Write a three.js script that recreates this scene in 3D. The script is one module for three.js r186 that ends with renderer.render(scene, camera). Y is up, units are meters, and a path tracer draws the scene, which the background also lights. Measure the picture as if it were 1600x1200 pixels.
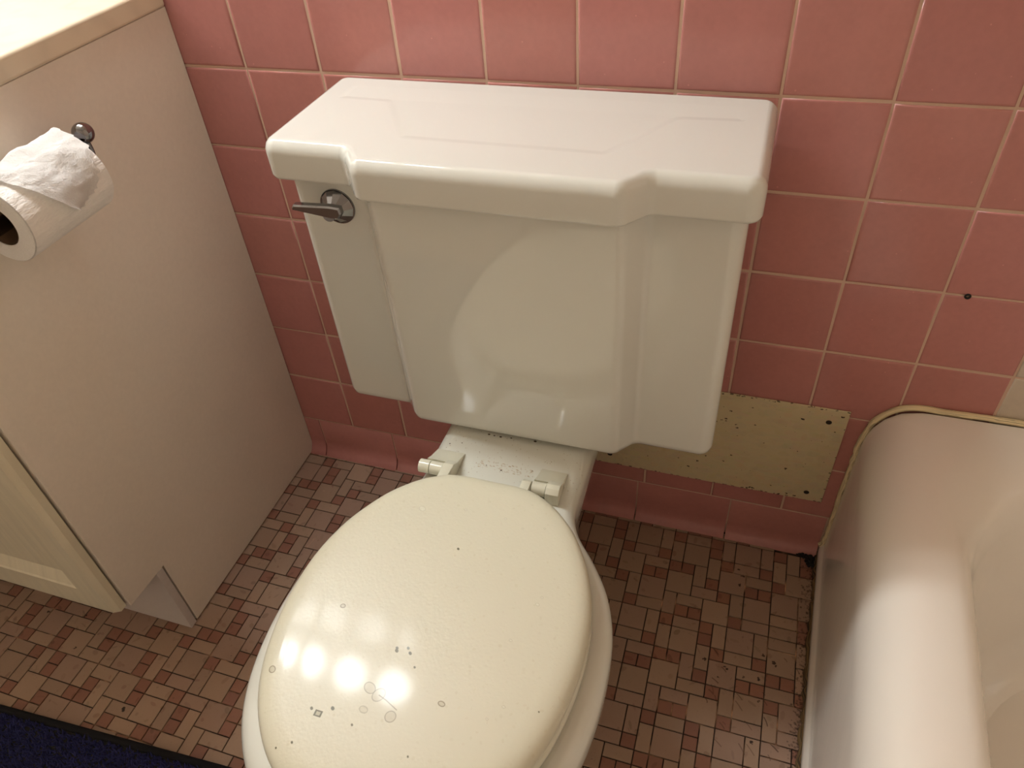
import * as THREE from 'three';
import { mergeGeometries, mergeVertices, toCreasedNormals } from 'three/addons/utils/BufferGeometryUtils.js';
import { RoundedBoxGeometry } from 'three/addons/geometries/RoundedBoxGeometry.js';

// ---------------------------------------------------------------- camera, light, exposure
const scene = new THREE.Scene();
scene.background = new THREE.Color(0x000000);
const camera = new THREE.PerspectiveCamera(2 * Math.atan(600 / 1166.15) * 180 / Math.PI, 4 / 3, 0.02, 20);
camera.position.set(0.64634, 1.06649, 0.8267);
camera.quaternion.setFromRotationMatrix(new THREE.Matrix4().makeBasis(
  new THREE.Vector3(0.95046, -0.06654, -0.30364),
  new THREE.Vector3(-0.15750, 0.73906, -0.65497),
  new THREE.Vector3(0.26799, 0.67034, 0.69197)));
camera.updateMatrixWorld();
scene.add(camera);
const renderer = new THREE.WebGLRenderer();
renderer.toneMapping = THREE.LinearToneMapping;
renderer.toneMappingExposure = 1.0;
renderer.shadowMap.enabled = true;
const LAMP = new THREE.Color().setRGB(0.915, 0.975, 1.0);      // warm bulbs over the vanity
const LAMP_POWER = 0.115;                                     // candela of each bulb

// ---------------------------------------------------------------- helpers
let seed = 12345;
const rnd = () => { seed = (seed * 1664525 + 1013904223) >>> 0; return seed / 4294967296; };
const rr = (a, b) => a + (b - a) * rnd();
const rgb = (r, g, b) => new THREE.Color(`rgb(${r},${g},${b})`);
const taken = {};
function numbered(n) { const k = taken[n] = (taken[n] ?? -1) + 1; return k ? `${n}_${String(k).padStart(3, '0')}` : n; }
function shade(o) { o.castShadow = true; o.receiveShadow = true; return o; }
function thing(name, label, category, pos = [0, 0, 0]) {
  const o = new THREE.Group(); o.name = numbered(name); o.position.set(...pos); o.userData = { label, category }; scene.add(o); return o;
}
function part(name, geo, mat, parent) {                 // geometry comes in world metres, the part stands in its thing's frame
  const m = shade(new THREE.Mesh(geo, mat)); m.name = name;
  let p = parent; const off = new THREE.Vector3();
  while (p) { off.add(p.position); p = p.parent; }
  geo.translate(-off.x, -off.y, -off.z);
  parent.add(m); return m;
}
function struct(name, geo, mat, label) { const m = shade(new THREE.Mesh(geo, mat)); m.name = name; m.userData = { kind: 'structure', label, category: name.split('_')[0] }; scene.add(m); return m; }
const box = (x0, x1, y0, y1, z0, z1) => new THREE.BoxGeometry(x1 - x0, y1 - y0, z1 - z0).translate((x0 + x1) / 2, (y0 + y1) / 2, (z0 + z1) / 2);
const rbox = (x0, x1, y0, y1, z0, z1, r = 0.003, s = 3) => new RoundedBoxGeometry(x1 - x0, y1 - y0, z1 - z0, s, r).translate((x0 + x1) / 2, (y0 + y1) / 2, (z0 + z1) / 2);
const clean = g => { const o = g.index ? g.toNonIndexed() : g; for (const k of Object.keys(o.attributes)) if (!['position', 'normal', 'uv'].includes(k)) o.deleteAttribute(k); return o; };
const merge = a => mergeGeometries(a.map(clean));
function rod(a, b, r, seg = 20, r2 = r) {
  const A = new THREE.Vector3(...a), B = new THREE.Vector3(...b), d = B.clone().sub(A);
  const g = new THREE.CylinderGeometry(r2, r, d.length(), seg);
  g.applyQuaternion(new THREE.Quaternion().setFromUnitVectors(new THREE.Vector3(0, 1, 0), d.normalize()));
  return g.translate((a[0] + b[0]) / 2, (a[1] + b[1]) / 2, (a[2] + b[2]) / 2);
}
function tube(pts, r, n = 60, seg = 10) { return new THREE.TubeGeometry(new THREE.CatmullRomCurve3(pts.map(p => new THREE.Vector3(...p))), n, r, seg); }
// closed plan outline [x, z] from corners [x, z, radius]
function roundPoly(corners, seg = 8, gap = 0.02) {
  const out = [], n = corners.length;
  for (let i = 0; i < n; i++) {
    const [px, pz] = corners[(i + n - 1) % n], [x, z, r] = corners[i], [nx, nz] = corners[(i + 1) % n];
    let ax = px - x, az = pz - z, bx = nx - x, bz = nz - z; const la = Math.hypot(ax, az), lb = Math.hypot(bx, bz);
    ax /= la; az /= la; bx /= lb; bz /= lb;
    const half = Math.acos(Math.max(-1, Math.min(1, ax * bx + az * bz))) / 2, t = Math.min(r / Math.tan(half), la * 0.49, lb * 0.49), rad = t * Math.tan(half);
    const mx = ax + bx, mz = az + bz, ml = Math.hypot(mx, mz), cx = x + mx / ml * rad / Math.sin(half), cz = z + mz / ml * rad / Math.sin(half);
    const s = Math.atan2(z + az * t - cz, x + ax * t - cx); let e = Math.atan2(z + bz * t - cz, x + bx * t - cx) - s;
    while (e > Math.PI) e -= 2 * Math.PI; while (e < -Math.PI) e += 2 * Math.PI;
    for (let k = 0; k <= seg; k++) out.push([cx + rad * Math.cos(s + e * k / seg), cz + rad * Math.sin(s + e * k / seg)]);
  }
  const d = [];
  out.forEach((p, i) => { const q = out[(i + 1) % out.length], l = Math.hypot(q[0] - p[0], q[1] - p[1]), m = Math.max(1, Math.ceil(l / gap)); for (let k = 0; k < m; k++) d.push([p[0] + (q[0] - p[0]) * k / m, p[1] + (q[1] - p[1]) * k / m]); });
  return d.filter((p, i) => { const q = d[(i + 1) % d.length]; return Math.hypot(p[0] - q[0], p[1] - q[1]) > 1e-6; });
}
function smoothClosed(pts, n = 96) { const c = new THREE.CatmullRomCurve3(pts.map(p => new THREE.Vector3(p[0], 0, p[1])), true, 'centripetal'); return c.getPoints(n).slice(0, n).map(v => [v.x, v.z]); }
function inset(o, d) {                                   // move an outline inwards by d
  const n = o.length; let area = 0; for (let i = 0; i < n; i++) { const a = o[i], b = o[(i + 1) % n]; area += a[0] * b[1] - a[1] * b[0]; }
  const s = area > 0 ? 1 : -1;
  return o.map((p, i) => { const a = o[(i + n - 1) % n], b = o[(i + 1) % n], tx = b[0] - a[0], tz = b[1] - a[1], l = Math.hypot(tx, tz) || 1; return [p[0] - s * tz / l * d, p[1] + s * tx / l * d]; });
}
const scaled = (o, k, c) => o.map(p => [c[0] + (p[0] - c[0]) * k, c[1] + (p[1] - c[1]) * k]);
// rings: [{o: outline, y}], lofted; y may be a function of (x, z)
function loft(rings, capA = true, capB = true) {
  const n = rings[0].o.length, pos = [], idx = [];
  const Y = (r, p) => typeof r.y === 'function' ? r.y(p[0], p[1]) : r.y;
  rings.forEach(r => r.o.forEach(p => pos.push(p[0], Y(r, p), p[1])));
  for (let i = 0; i + 1 < rings.length; i++) for (let k = 0; k < n; k++) { const a = i * n + k, b = i * n + (k + 1) % n; idx.push(a, b, a + n, b, b + n, a + n); }
  const cap = (r, flip) => {
    const s = pos.length / 3; r.o.forEach(p => pos.push(p[0], Y(r, p), p[1]));
    for (const t of THREE.ShapeUtils.triangulateShape(r.o.map(p => new THREE.Vector2(p[0], p[1])), [])) idx.push(s + t[0], s + t[flip ? 2 : 1], s + t[flip ? 1 : 2]);
  };
  // which way round is outside
  let area = 0; const o = rings[0].o; for (let i = 0; i < n; i++) { const a = o[i], b = o[(i + 1) % n]; area += a[0] * b[1] - a[1] * b[0]; }
  const up = Y(rings[rings.length - 1], rings[rings.length - 1].o[0]) > Y(rings[0], rings[0].o[0]);
  if ((area > 0) === up) for (let i = 0; i < idx.length; i += 3) [idx[i + 1], idx[i + 2]] = [idx[i + 2], idx[i + 1]];
  const capDir = area > 0;
  if (capA) cap(rings[0], up ? !capDir : capDir); if (capB) cap(rings[rings.length - 1], up ? capDir : !capDir);
  const g = new THREE.BufferGeometry(); g.setAttribute('position', new THREE.Float32BufferAttribute(pos, 3)); g.setIndex(idx); g.computeVertexNormals();
  g.setAttribute('uv', new THREE.Float32BufferAttribute(pos.flatMap((v, i) => i % 3 === 0 ? [v, pos[i + 2] + pos[i + 1]] : []), 2));
  return g;
}
// flat faced stack of rectangles in a z plane, for panelled doors
function rectStack(rows) {
  const pos = [], q = (a, b, c, d) => pos.push(...a, ...b, ...c, ...a, ...c, ...d);
  const P = ([x0, x1, y0, y1, z]) => [[x0, y0, z], [x1, y0, z], [x1, y1, z], [x0, y1, z]];
  const L = rows.map(P);
  for (let i = 0; i + 1 < L.length; i++) for (let k = 0; k < 4; k++) q(L[i][k], L[i][(k + 1) % 4], L[i + 1][(k + 1) % 4], L[i + 1][k]);
  q(...L[L.length - 1]); q(L[0][3], L[0][2], L[0][1], L[0][0]);
  const g = new THREE.BufferGeometry(); g.setAttribute('position', new THREE.Float32BufferAttribute(pos, 3)); g.computeVertexNormals();
  g.setAttribute('uv', new THREE.Float32BufferAttribute(pos.flatMap((v, i) => i % 3 === 0 ? [v, pos[i + 1]] : []), 2)); return g;
}
function uvXZ(g, x0, z0, w, h) { const p = g.attributes.position, a = []; for (let i = 0; i < p.count; i++) a.push((p.getX(i) - x0) / w, 1 - (p.getZ(i) - z0) / h); g.setAttribute('uv', new THREE.Float32BufferAttribute(a, 2)); return g; }
function uvXY(g, x0, y0, w, h) { const p = g.attributes.position, a = []; for (let i = 0; i < p.count; i++) a.push((p.getX(i) - x0) / w, (p.getY(i) - y0) / h); g.setAttribute('uv', new THREE.Float32BufferAttribute(a, 2)); return g; }
function uvZY(g, z0, y0, w, h) { const p = g.attributes.position, a = []; for (let i = 0; i < p.count; i++) a.push((p.getZ(i) - z0) / w, (p.getY(i) - y0) / h); g.setAttribute('uv', new THREE.Float32BufferAttribute(a, 2)); return g; }
// tiling value noise
const hash = (x, y, s) => { let h = (x * 374761393 + y * 668265263 + s * 2147483647) | 0; h = Math.imul(h ^ (h >>> 13), 1274126177); return ((h ^ (h >>> 16)) >>> 0) / 4294967296; };
function noise(x, y, px, py, s) {
  const xi = Math.floor(x), yi = Math.floor(y), fx = x - xi, fy = y - yi, u = fx * fx * (3 - 2 * fx), v = fy * fy * (3 - 2 * fy), m = (a, n) => ((a % n) + n) % n;
  const A = hash(m(xi, px), m(yi, py), s), B = hash(m(xi + 1, px), m(yi, py), s), C = hash(m(xi, px), m(yi + 1, py), s), D = hash(m(xi + 1, px), m(yi + 1, py), s);
  return A + (B - A) * u + (C - A) * v + (A - B - C + D) * u * v;
}
function fbm(u, v, fx, fy, oct, s) { let a = 0, w = 0.5, t = 0; for (let o = 0; o < oct; o++) { a += w * noise(u * fx, v * fy, fx, fy, s + o); t += w; w *= 0.5; fx *= 2; fy *= 2; } return a / t; }
function dataTex(n, fn, srgb = true, m = n) {
  const d = new Uint8Array(n * m * 4);
  for (let y = 0; y < m; y++) for (let x = 0; x < n; x++) { const c = fn(x / n, y / m), i = (y * n + x) * 4; d[i] = c[0]; d[i + 1] = c[1]; d[i + 2] = c[2]; d[i + 3] = 255; }
  const t = new THREE.DataTexture(d, n, m); t.magFilter = THREE.LinearFilter; t.minFilter = THREE.LinearFilter; t.wrapS = t.wrapT = THREE.RepeatWrapping; if (srgb) t.colorSpace = THREE.SRGBColorSpace; t.needsUpdate = true; return t;
}
function canvasTex(w, h, draw) { const c = document.createElement('canvas'); c.width = w; c.height = h; draw(c.getContext('2d'), w, h); const t = new THREE.CanvasTexture(c); t.colorSpace = THREE.SRGBColorSpace; t.magFilter = THREE.LinearFilter; return t; }
const std = o => new THREE.MeshStandardMaterial(o), phys = o => new THREE.MeshPhysicalMaterial(o);
const g255 = v => Math.max(0, Math.min(255, v));

// ---------------------------------------------------------------- materials
const paintTex = dataTex(512, (u, v) => { const a = 240 + 6 * (fbm(u, v, 6, 6, 4, 3) - 0.5) + 5 * (fbm(u, v, 120, 120, 2, 9) - 0.5); return [g255(a), g255(a - 1), g255(a - 3)]; });
const bumpFine = dataTex(512, (u, v) => { const a = 255 * fbm(u, v, 90, 90, 3, 21); return [a, a, a]; }, false);
const waveTex = dataTex(512, (u, v) => { const a = 255 * fbm(u, v, 14, 14, 5, 33); return [a, a, a]; }, false);
const grainTex = dataTex(512, (u, v) => { const s = fbm(u, v, 60, 4, 4, 41), a = 238 + 18 * (s - 0.5); return [g255(a + 2), g255(a), g255(a - 6)]; });
const glazeTex = dataTex(512, (u, v) => {
  const cx = Math.floor(u * 22), cy = Math.floor(v * 22), h = hash(cx, cy, 57), fleck = h > 0.93 && Math.hypot(u * 22 - cx - 0.3 - 0.4 * hash(cx, cy, 58), v * 22 - cy - 0.3 - 0.4 * hash(cx, cy, 59)) < 0.045;
  if (fleck) return [255, 255, 255];
  const a = 226 + 16 * (fbm(u, v, 5, 5, 4, 51) - 0.5) + 8 * (fbm(u, v, 64, 64, 2, 55) - 0.5);
  return [g255(a + 4), g255(a), g255(a)];
});
const M = {
  porcelain: phys({ color: rgb(220, 218, 208), roughness: 0.06, clearcoat: 0.55, clearcoatRoughness: 0.02 }),
  seat: null,
  chrome: std({ color: rgb(140, 140, 143), metalness: 1, roughness: 0.09 }),
  grout: std({ color: rgb(212, 178, 156), roughness: 0.9, bumpMap: bumpFine, bumpScale: 0.0006 }),
  cabinet: std({ color: rgb(252, 240, 224), roughness: 0.5, map: paintTex, bumpMap: bumpFine, bumpScale: 0.00015 }),
  cabinetDoor: std({ color: rgb(238, 228, 204), roughness: 0.45, map: grainTex, bumpMap: grainTex, bumpScale: 0.00012 }),
  plaster: std({ color: rgb(224, 213, 198), roughness: 0.9, map: paintTex, bumpMap: waveTex, bumpScale: 0.001 }),
  surround: phys({ color: rgb(244, 226, 206), roughness: 0.2 }),
  dark: std({ color: rgb(20, 17, 15), roughness: 0.8 }),
  rubber: std({ color: rgb(28, 24, 22), roughness: 0.9 }),
};
const pinks = [[211, 144, 136], [208, 141, 133], [214, 147, 138], [210, 142, 132], [213, 144, 137]].map(c => phys({ color: rgb(...c), roughness: 0.13, map: glazeTex, bumpMap: waveTex, bumpScale: 0.0005 }));
const creams = [[226, 212, 190], [222, 208, 188]].map(c => phys({ color: rgb(...c), roughness: 0.15, map: glazeTex }));

// ---------------------------------------------------------------- room shell
const S = 0.1095, BASE = 0.088;                              // wall tile pitch, height of the cove base
const XL = -0.9, XR = 1.62, ZF = 1.56, TOP = 2.4;
const wallBack = struct('wall_back', box(XL - 0.1, XR + 0.1, 0, TOP, -0.12, -0.0008), M.grout, 'back wall of square pink glazed tiles behind the toilet');
struct('wall_left', box(XL - 0.12, XL, 0, TOP, -0.0014, ZF), M.plaster, 'plain painted side wall next to the vanity');
struct('wall_right', box(XR, XR + 0.12, 0, TOP, -0.0014, ZF), M.surround, 'plain side wall along the far edge of the bathtub');
struct('wall_front', box(XL - 0.12, XR + 0.12, 0, TOP, ZF, ZF + 0.12), M.plaster, 'plain wall opposite the toilet, behind the viewer');
struct('ceiling', box(XL - 0.12, XR + 0.12, TOP, TOP + 0.12, -0.12, ZF + 0.12), M.plaster, 'plain painted ceiling');

// cushion edged wall tile, built once per size
function cushionTile(w, h, d = 0.006) {
  const rings = [[0, 0, -d, 1], [0, 0, -0.0012, 1], [0.0005, 0.0005, -0.0006, 0.6], [0.0016, 0.0016, -0.0001, 0.22], [0.0036, 0.0036, 0, 0]];
  const pos = [], nor = [], idx = [];
  for (const [ix, iy, z, t] of rings) for (const [sx, sy] of [[-1, -1], [1, -1], [1, 1], [-1, 1]]) {
    pos.push(sx * (w / 2 - ix), sy * (h / 2 - iy), z); const v = new THREE.Vector3(sx * t * 0.7, sy * t * 0.7, Math.max(0.02, 1 - t)).normalize(); nor.push(v.x, v.y, v.z);
  }
  for (let i = 0; i < rings.length - 1; i++) for (let k = 0; k < 4; k++) { const a = i * 4 + k, b = i * 4 + (k + 1) % 4; idx.push(a, b, b + 4, a, b + 4, a + 4); }
  const l = (rings.length - 1) * 4; idx.push(l, l + 1, l + 2, l, l + 2, l + 3);
  const g = new THREE.BufferGeometry(); g.setAttribute('position', new THREE.Float32BufferAttribute(pos, 3)); g.setAttribute('normal', new THREE.Float32BufferAttribute(nor, 3)); g.setIndex(idx); return g;
}
function withUV(g, ou, ov, s = 0.35) { const c = g.clone(), p = c.attributes.position, a = []; for (let i = 0; i < p.count; i++) a.push(ou + p.getX(i) / s, ov + p.getY(i) / s); c.setAttribute('uv', new THREE.Float32BufferAttribute(a, 2)); return c; }
const tileBase = cushionTile(S - 0.0024, S - 0.0024), tileVar = [0, 1, 2, 3, 4, 5].map(() => withUV(tileBase, rnd(), rnd()));
for (let r = 0; r < 10; r++) for (let c = -3; c < 14; c++) {
  const x = (c + 0.5) * S, y = BASE + (r + 0.5) * S, cream = c >= 9;
  const m = shade(new THREE.Mesh(tileVar[Math.floor(rnd() * 6)], cream ? creams[Math.floor(rnd() * 2)] : pinks[Math.floor(rnd() * 5)]));
  m.name = 'tile'; m.position.set(x + rr(-0.0004, 0.0004), y + rr(-0.0004, 0.0004), rr(-0.0003, 0.0003)); m.rotation.set(rr(-0.003, 0.003), rr(-0.003, 0.003), rr(-0.002, 0.002));
  wallBack.add(m);
}
const coveBase = struct('baseboard_back', box(-0.2, 0.836, 0.004, BASE - 0.004, -0.0013, -0.0003), M.grout, 'row of pink cove tiles at the foot of the back wall');
{ // cove base: each piece its own
  const W = 0.1525, prof = [[-0.006, BASE - 0.0012], [-0.0012, BASE - 0.0012], [0, BASE - 0.004], [0, 0.034], [0.0006, 0.026], [0.0028, 0.017], [0.0066, 0.0095], [0.0105, 0.005], [0.0125, 0.0025], [0.013, -0.001], [-0.006, -0.001]];
  const sh = new THREE.Shape(prof.map(p => new THREE.Vector2(...p)));
  const make = w => toCreasedNormals(new THREE.ExtrudeGeometry(sh, { depth: w - 0.0022, bevelEnabled: false }).rotateY(-Math.PI / 2).translate(0, 0, 0), 0.7);
  for (let k = -1; k < 6; k++) {
    const x0 = -0.073 + k * W, x1 = Math.min(x0 + W, 0.838), g = make(x1 - x0), p = g.attributes.position, a = [];
    for (let i = 0; i < p.count; i++) a.push(rnd() * 0 + p.getX(i) / 0.35 + k * 0.37, p.getY(i) / 0.35); g.setAttribute('uv', new THREE.Float32BufferAttribute(a, 2));
    const m = shade(new THREE.Mesh(g, pinks[(k + 7) % 5])); m.name = 'cove_tile'; m.position.set(x1 - 0.0011, rr(-0.0006, 0.0006), rr(0, 0.0008)); coveBase.add(m);
  }
  // an old screw hole left in a joint
  const h = shade(new THREE.Mesh(new THREE.TorusGeometry(0.0026, 0.0012, 8, 16), M.dark)); h.name = 'wall_anchor'; h.position.set(0.9009, 0.5258, 0.0004); wallBack.add(h);
  const pl = shade(new THREE.Mesh(new THREE.CylinderGeometry(0.0026, 0.0026, 0.002, 12).rotateX(Math.PI / 2), std({ color: rgb(120, 100, 80), roughness: 0.7 }))); pl.name = 'anchor_plug'; pl.position.set(0.9009, 0.5258, -0.0006); wallBack.add(pl);
}

// ---------------------------------------------------------------- floor of small mosaic tiles in sheets of 8 by 8 units
const groutFloorTex = dataTex(1024, (u, v) => { const n = fbm(u, v, 40, 40, 4, 61), d = fbm(u, v, 160, 160, 2, 65), k = 0.22 + 1.1 * Math.max(0, n - 0.56) * 3 + 0.2 * (d - 0.5); return [g255(190 * k + 10), g255(150 * k + 6), g255(116 * k + 4)]; });
const floorTop = -0.002;
const floor = struct('floor', uvXZ(box(XL - 0.12, XR + 0.12, -0.12, floorTop, -0.12, ZF + 0.12), XL, 0, 1.3, 1.3), std({ color: 0xffffff, map: groutFloorTex, roughness: 0.85 }), 'floor of small brown and dusty rose mosaic tiles');
const FX0 = -0.45, FZ0 = 0, FW = 1.3;                        // the tile print covers this square of floor
const marks = [[0.0014, 0.199], [-0.0016, 0.2167], [-0.0349, 0.0941], [-0.0443, 0.1852], [0.5393, 0.0595], [0.5924, 0.0316], [-0.3041, 0.4386]];
const grime = [[0.7192, 0.0689, 3], [0.7262, 0.0795, 4], [0.7238, 0.0975, 3], [0.6848, 0.2395, 3], [0.7149, 0.2434, 2], [0.718, 0.2467, 3], [0.7077, 0.2618, 2], [0.783, 0.218, 3], [0.7859, 0.2224, 2], [0.7634, 0.249, 3], [0.743, 0.2518, 2], [0.761, 0.3428, 3], [0.7658, 0.2825, 2], [-0.2964, 0.4353, 2], [-0.2726, 0.4888, 3], [-0.1283, 0.5493, 5], [0.7669, 0.209, 3], [-0.3646, 0.4492, 3]];
const tilePrint = canvasTex(2048, 2048, (c, w) => {
  const k = w / FW, X = x => (x - FX0) * k, Z = z => (z - FZ0) * k;
  c.fillStyle = 'rgb(236,232,228)'; c.fillRect(0, 0, w, w);
  seed = 777;
  for (let i = 0; i < 60000; i++) { const v = Math.floor(rr(190, 255)); c.fillStyle = `rgba(${v},${v - 6},${v - 14},0.35)`; const s = rr(0.6, 2.6); c.fillRect(rnd() * w, rnd() * w, s, s); }
  for (let i = 0; i < 2600; i++) { c.fillStyle = `rgba(${rr(70, 130)},${rr(55, 95)},${rr(40, 75)},${rr(0.06, 0.2)})`; c.beginPath(); c.ellipse(rnd() * w, rnd() * w, rr(2, 12), rr(1, 6), rr(0, 3), 0, 7); c.fill(); }
  // scratches and smears on the tiles beside the tub
  c.lineCap = 'round';
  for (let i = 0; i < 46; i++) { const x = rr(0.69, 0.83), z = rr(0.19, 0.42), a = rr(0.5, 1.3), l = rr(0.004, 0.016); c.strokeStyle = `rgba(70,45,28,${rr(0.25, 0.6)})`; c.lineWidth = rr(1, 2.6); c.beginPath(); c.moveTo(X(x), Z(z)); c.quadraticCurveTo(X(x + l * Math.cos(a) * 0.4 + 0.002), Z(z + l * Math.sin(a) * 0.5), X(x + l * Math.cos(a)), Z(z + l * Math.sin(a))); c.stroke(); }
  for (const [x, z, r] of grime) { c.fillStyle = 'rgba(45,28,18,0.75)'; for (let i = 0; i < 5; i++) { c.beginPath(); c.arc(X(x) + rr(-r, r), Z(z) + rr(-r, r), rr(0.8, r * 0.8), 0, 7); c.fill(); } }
  for (const [x, z] of marks) { c.fillStyle = 'rgba(255,250,244,1)'; c.beginPath(); c.ellipse(X(x), Z(z), 3, 2.4, 0, 0, 7); c.fill(); }
  c.strokeStyle = 'rgba(255,246,236,0.9)'; c.lineWidth = 3; c.beginPath(); c.moveTo(X(0.0032), Z(0.196)); c.lineTo(X(0.0005), Z(0.206)); c.lineTo(X(-0.0012), Z(0.213)); c.lineTo(X(-0.003), Z(0.218)); c.stroke();
  // mildew creeping out of the joint along the tub
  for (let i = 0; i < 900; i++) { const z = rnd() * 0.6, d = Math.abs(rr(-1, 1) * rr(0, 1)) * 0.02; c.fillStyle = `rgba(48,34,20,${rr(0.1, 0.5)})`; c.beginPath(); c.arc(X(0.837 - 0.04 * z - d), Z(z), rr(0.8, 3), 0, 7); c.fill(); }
});
const taupes = [[176, 148, 126], [171, 143, 122], [181, 152, 129], [174, 144, 125]].map(c => std({ color: rgb(...c), roughness: 0.55, map: tilePrint }));
const reds = [[156, 110, 90], [161, 114, 92], [151, 106, 88]].map(c => std({ color: rgb(...c), roughness: 0.55, map: tilePrint }));
const IN = 0.0254;
const SHEET = [[0, 1, 2, 2], [2, 0, 2, 2], [5, 2, 2, 2], [7, 4, 2, 2], [3, 5, 2, 2], [6, 7, 2, 2],
  ...[[0, 0], [1, 0], [5, 0], [6, 1], [3, 3], [4, 3], [7, 3], [2, 4], [5, 4], [5, 5], [1, 6], [6, 6], [2, 7], [3, 7]].map(p => [...p, 1, 1]),
  ...[[0, 3], [3, 2], [3, 4], [7, 6], [0, 7], [4, 1]].map(p => [...p, 2, 1]), ...[[2, 2], [1, 4], [2, 5], [6, 4], [7, 1], [4, 7], [5, 6]].map(p => [...p, 1, 2])];
const mosaic = [];                                            // [x0, x1, z0, z1, red]
function zone(rot, ux, uz, dx, dz, x0, x1) {                  // sheets laid with the pattern turned by quarter turns
  const base = SHEET.map(([a, b, w, h]) => { let cx = a + w / 2, cz = b + h / 2; for (let k = 0; k < rot; k++) [cx, cz] = [cz, -cx]; if (rot % 2) [w, h] = [h, w]; return [cx, cz, w, h]; });
  for (const [cx, cz, w, h] of base) for (let i = -12; i < 12; i++) for (let j = -12; j < 14; j++) {
    const X = (cx + dx + 8 * i) * ux, Z = (cz + dz + 8 * j) * uz;
    let a = X - w * ux / 2, b = X + w * ux / 2, c = Z - h * uz / 2, d = Z + h * uz / 2;
    const red = w * h === 1; a = Math.max(a, x0); b = Math.min(b, x1); c = Math.max(c, 0.002); d = Math.min(d, ZF);
    if (b - a > ux * 0.25 && d - c > uz * 0.2) mosaic.push([a, b, c, d, red]);
  }
}
const xA = -10.4 * 0.815 * IN, xB = 13.6 * 0.815 * IN, xC = (22.42 + 8) * IN;
zone(1, 0.815 * IN, 0.795 * IN, 1.6, 2.8, XL, xA);
zone(3, 0.815 * IN, 0.795 * IN, 1.6, 6.8, xA, xB);
zone(0, 0.8 * IN, 0.785 * IN, 22.42 / 0.8, 3.85 / 0.785, xB, xC);
{ // cut pieces along the tub, laid by hand
  const u = 0.8 * IN, v = 0.785 * IN, L = [[10, -4, 1, 1], [10, -3, 1, 2], [10, -1, 1, 1], [11, -4, 1, 2], [12, -4, 1, 1], [12, -3, 1, 1], [11, -2, 2, 2], [10, 0, 2, 2], [12, 0, 1, 2], [10, 2, 2, 1], [10, 3, 2, 1], [10, 4, 2, 1], [12, 2, 1, 1], [12, 3, 1, 1], [12, 4, 1, 2], [12, 6, 1, 2], [10, 5, 2, 2], [10, 7, 1, 1], [11, 7, 1, 1], [10, 8, 2, 1], [12, 8, 1, 1], [10, 9, 1, 1], [10, 10, 1, 2], [11, 9, 2, 2], [11, 11, 2, 1], [10, 12, 2, 1], [12, 12, 1, 1], [10, 13, 2, 2], [12, 13, 1, 2]];
  for (const [i, j, w, h] of L) mosaic.push([(22.42 + 0.8 * i) * IN, (22.42 + 0.8 * (i + w)) * IN, (3.85 + 0.785 * j) * IN, (3.85 + 0.785 * (j + h)) * IN, w * h === 1]);
  for (let j = 15; j < 76; j += 2) for (const i of [10, 12]) mosaic.push([(22.42 + 0.8 * i) * IN, (22.42 + 0.8 * (i + (i === 10 ? 2 : 1))) * IN, (3.85 + 0.785 * j) * IN, Math.min(ZF, (3.85 + 0.785 * (j + 2)) * IN), false]);
}
function mosaicGeo([x0, x1, z0, z1], ty) {
  const g0 = 0.0008, e = 0.0004, X0 = x0 + g0, X1 = x1 - g0, Z0 = z0 + g0, Z1 = z1 - g0, h = ty;
  const R = [[X0, X1, Z0, Z1, floorTop], [X0, X1, Z0, Z1, h - 0.0004], [X0 + e, X1 - e, Z0 + e, Z1 - e, h]], pos = [];
  const P = ([a, b, c, d, y]) => [[a, y, d], [b, y, d], [b, y, c], [a, y, c]], L = R.map(P), q = (a, b, c, d) => pos.push(...a, ...b, ...c, ...a, ...c, ...d);
  for (let i = 0; i < 2; i++) for (let k = 0; k < 4; k++) q(L[i][k], L[i][(k + 1) % 4], L[i + 1][(k + 1) % 4], L[i + 1][k]);
  q(...L[2]);
  const g = new THREE.BufferGeometry(); g.setAttribute('position', new THREE.Float32BufferAttribute(pos, 3)); g.computeVertexNormals(); return uvXZ(g, FX0, FZ0, FW, FW);
}
{
  seed = 4242;
  const hidden = (x, z) => (x < -0.11 && z < 0.41) || (x > 0.845 - 0.04 * z) || (x < 0.03 && z > 0.605) || (x > 0.12 && x < 0.52 && z < 0.8) || z > 0.66 || x < -0.42 || (x > 0.5 && z > 0.39) || (x > 0.03 && x < 0.14 && z > 0.55);
  const list = mosaic.map(t => { const x = (t[0] + t[1]) / 2, z = (t[2] + t[3]) / 2, d = camera.position.distanceTo(new THREE.Vector3(x, 0, z)); return { t, hid: hidden(x, z), size: (t[1] - t[0]) * (t[3] - t[2]) / d / d, ty: rr(-0.0003, 0.0003), m: Math.floor(rnd() * 12) }; });
  list.sort((a, b) => (a.hid - b.hid) || (b.size - a.size));
  const rest = { r: [], t: [] };
  list.forEach((q, i) => {
    const geo = mosaicGeo(q.t, q.ty), red = q.t[4];
    if (i < 300 && !q.hid) { const m = shade(new THREE.Mesh(geo, red ? reds[q.m % 3] : taupes[q.m % 4])); m.name = 'tile'; floor.add(m); }
    else rest[red ? 'r' : 't'].push(geo);
  });
  for (const [k, mat, n] of [['t', taupes[0], 'mosaic_field'], ['r', reds[0], 'mosaic_accents']]) { const m = shade(new THREE.Mesh(mergeGeometries(rest[k]), mat)); m.name = n; m.userData.kind = 'stuff'; floor.add(m); }
}

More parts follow.
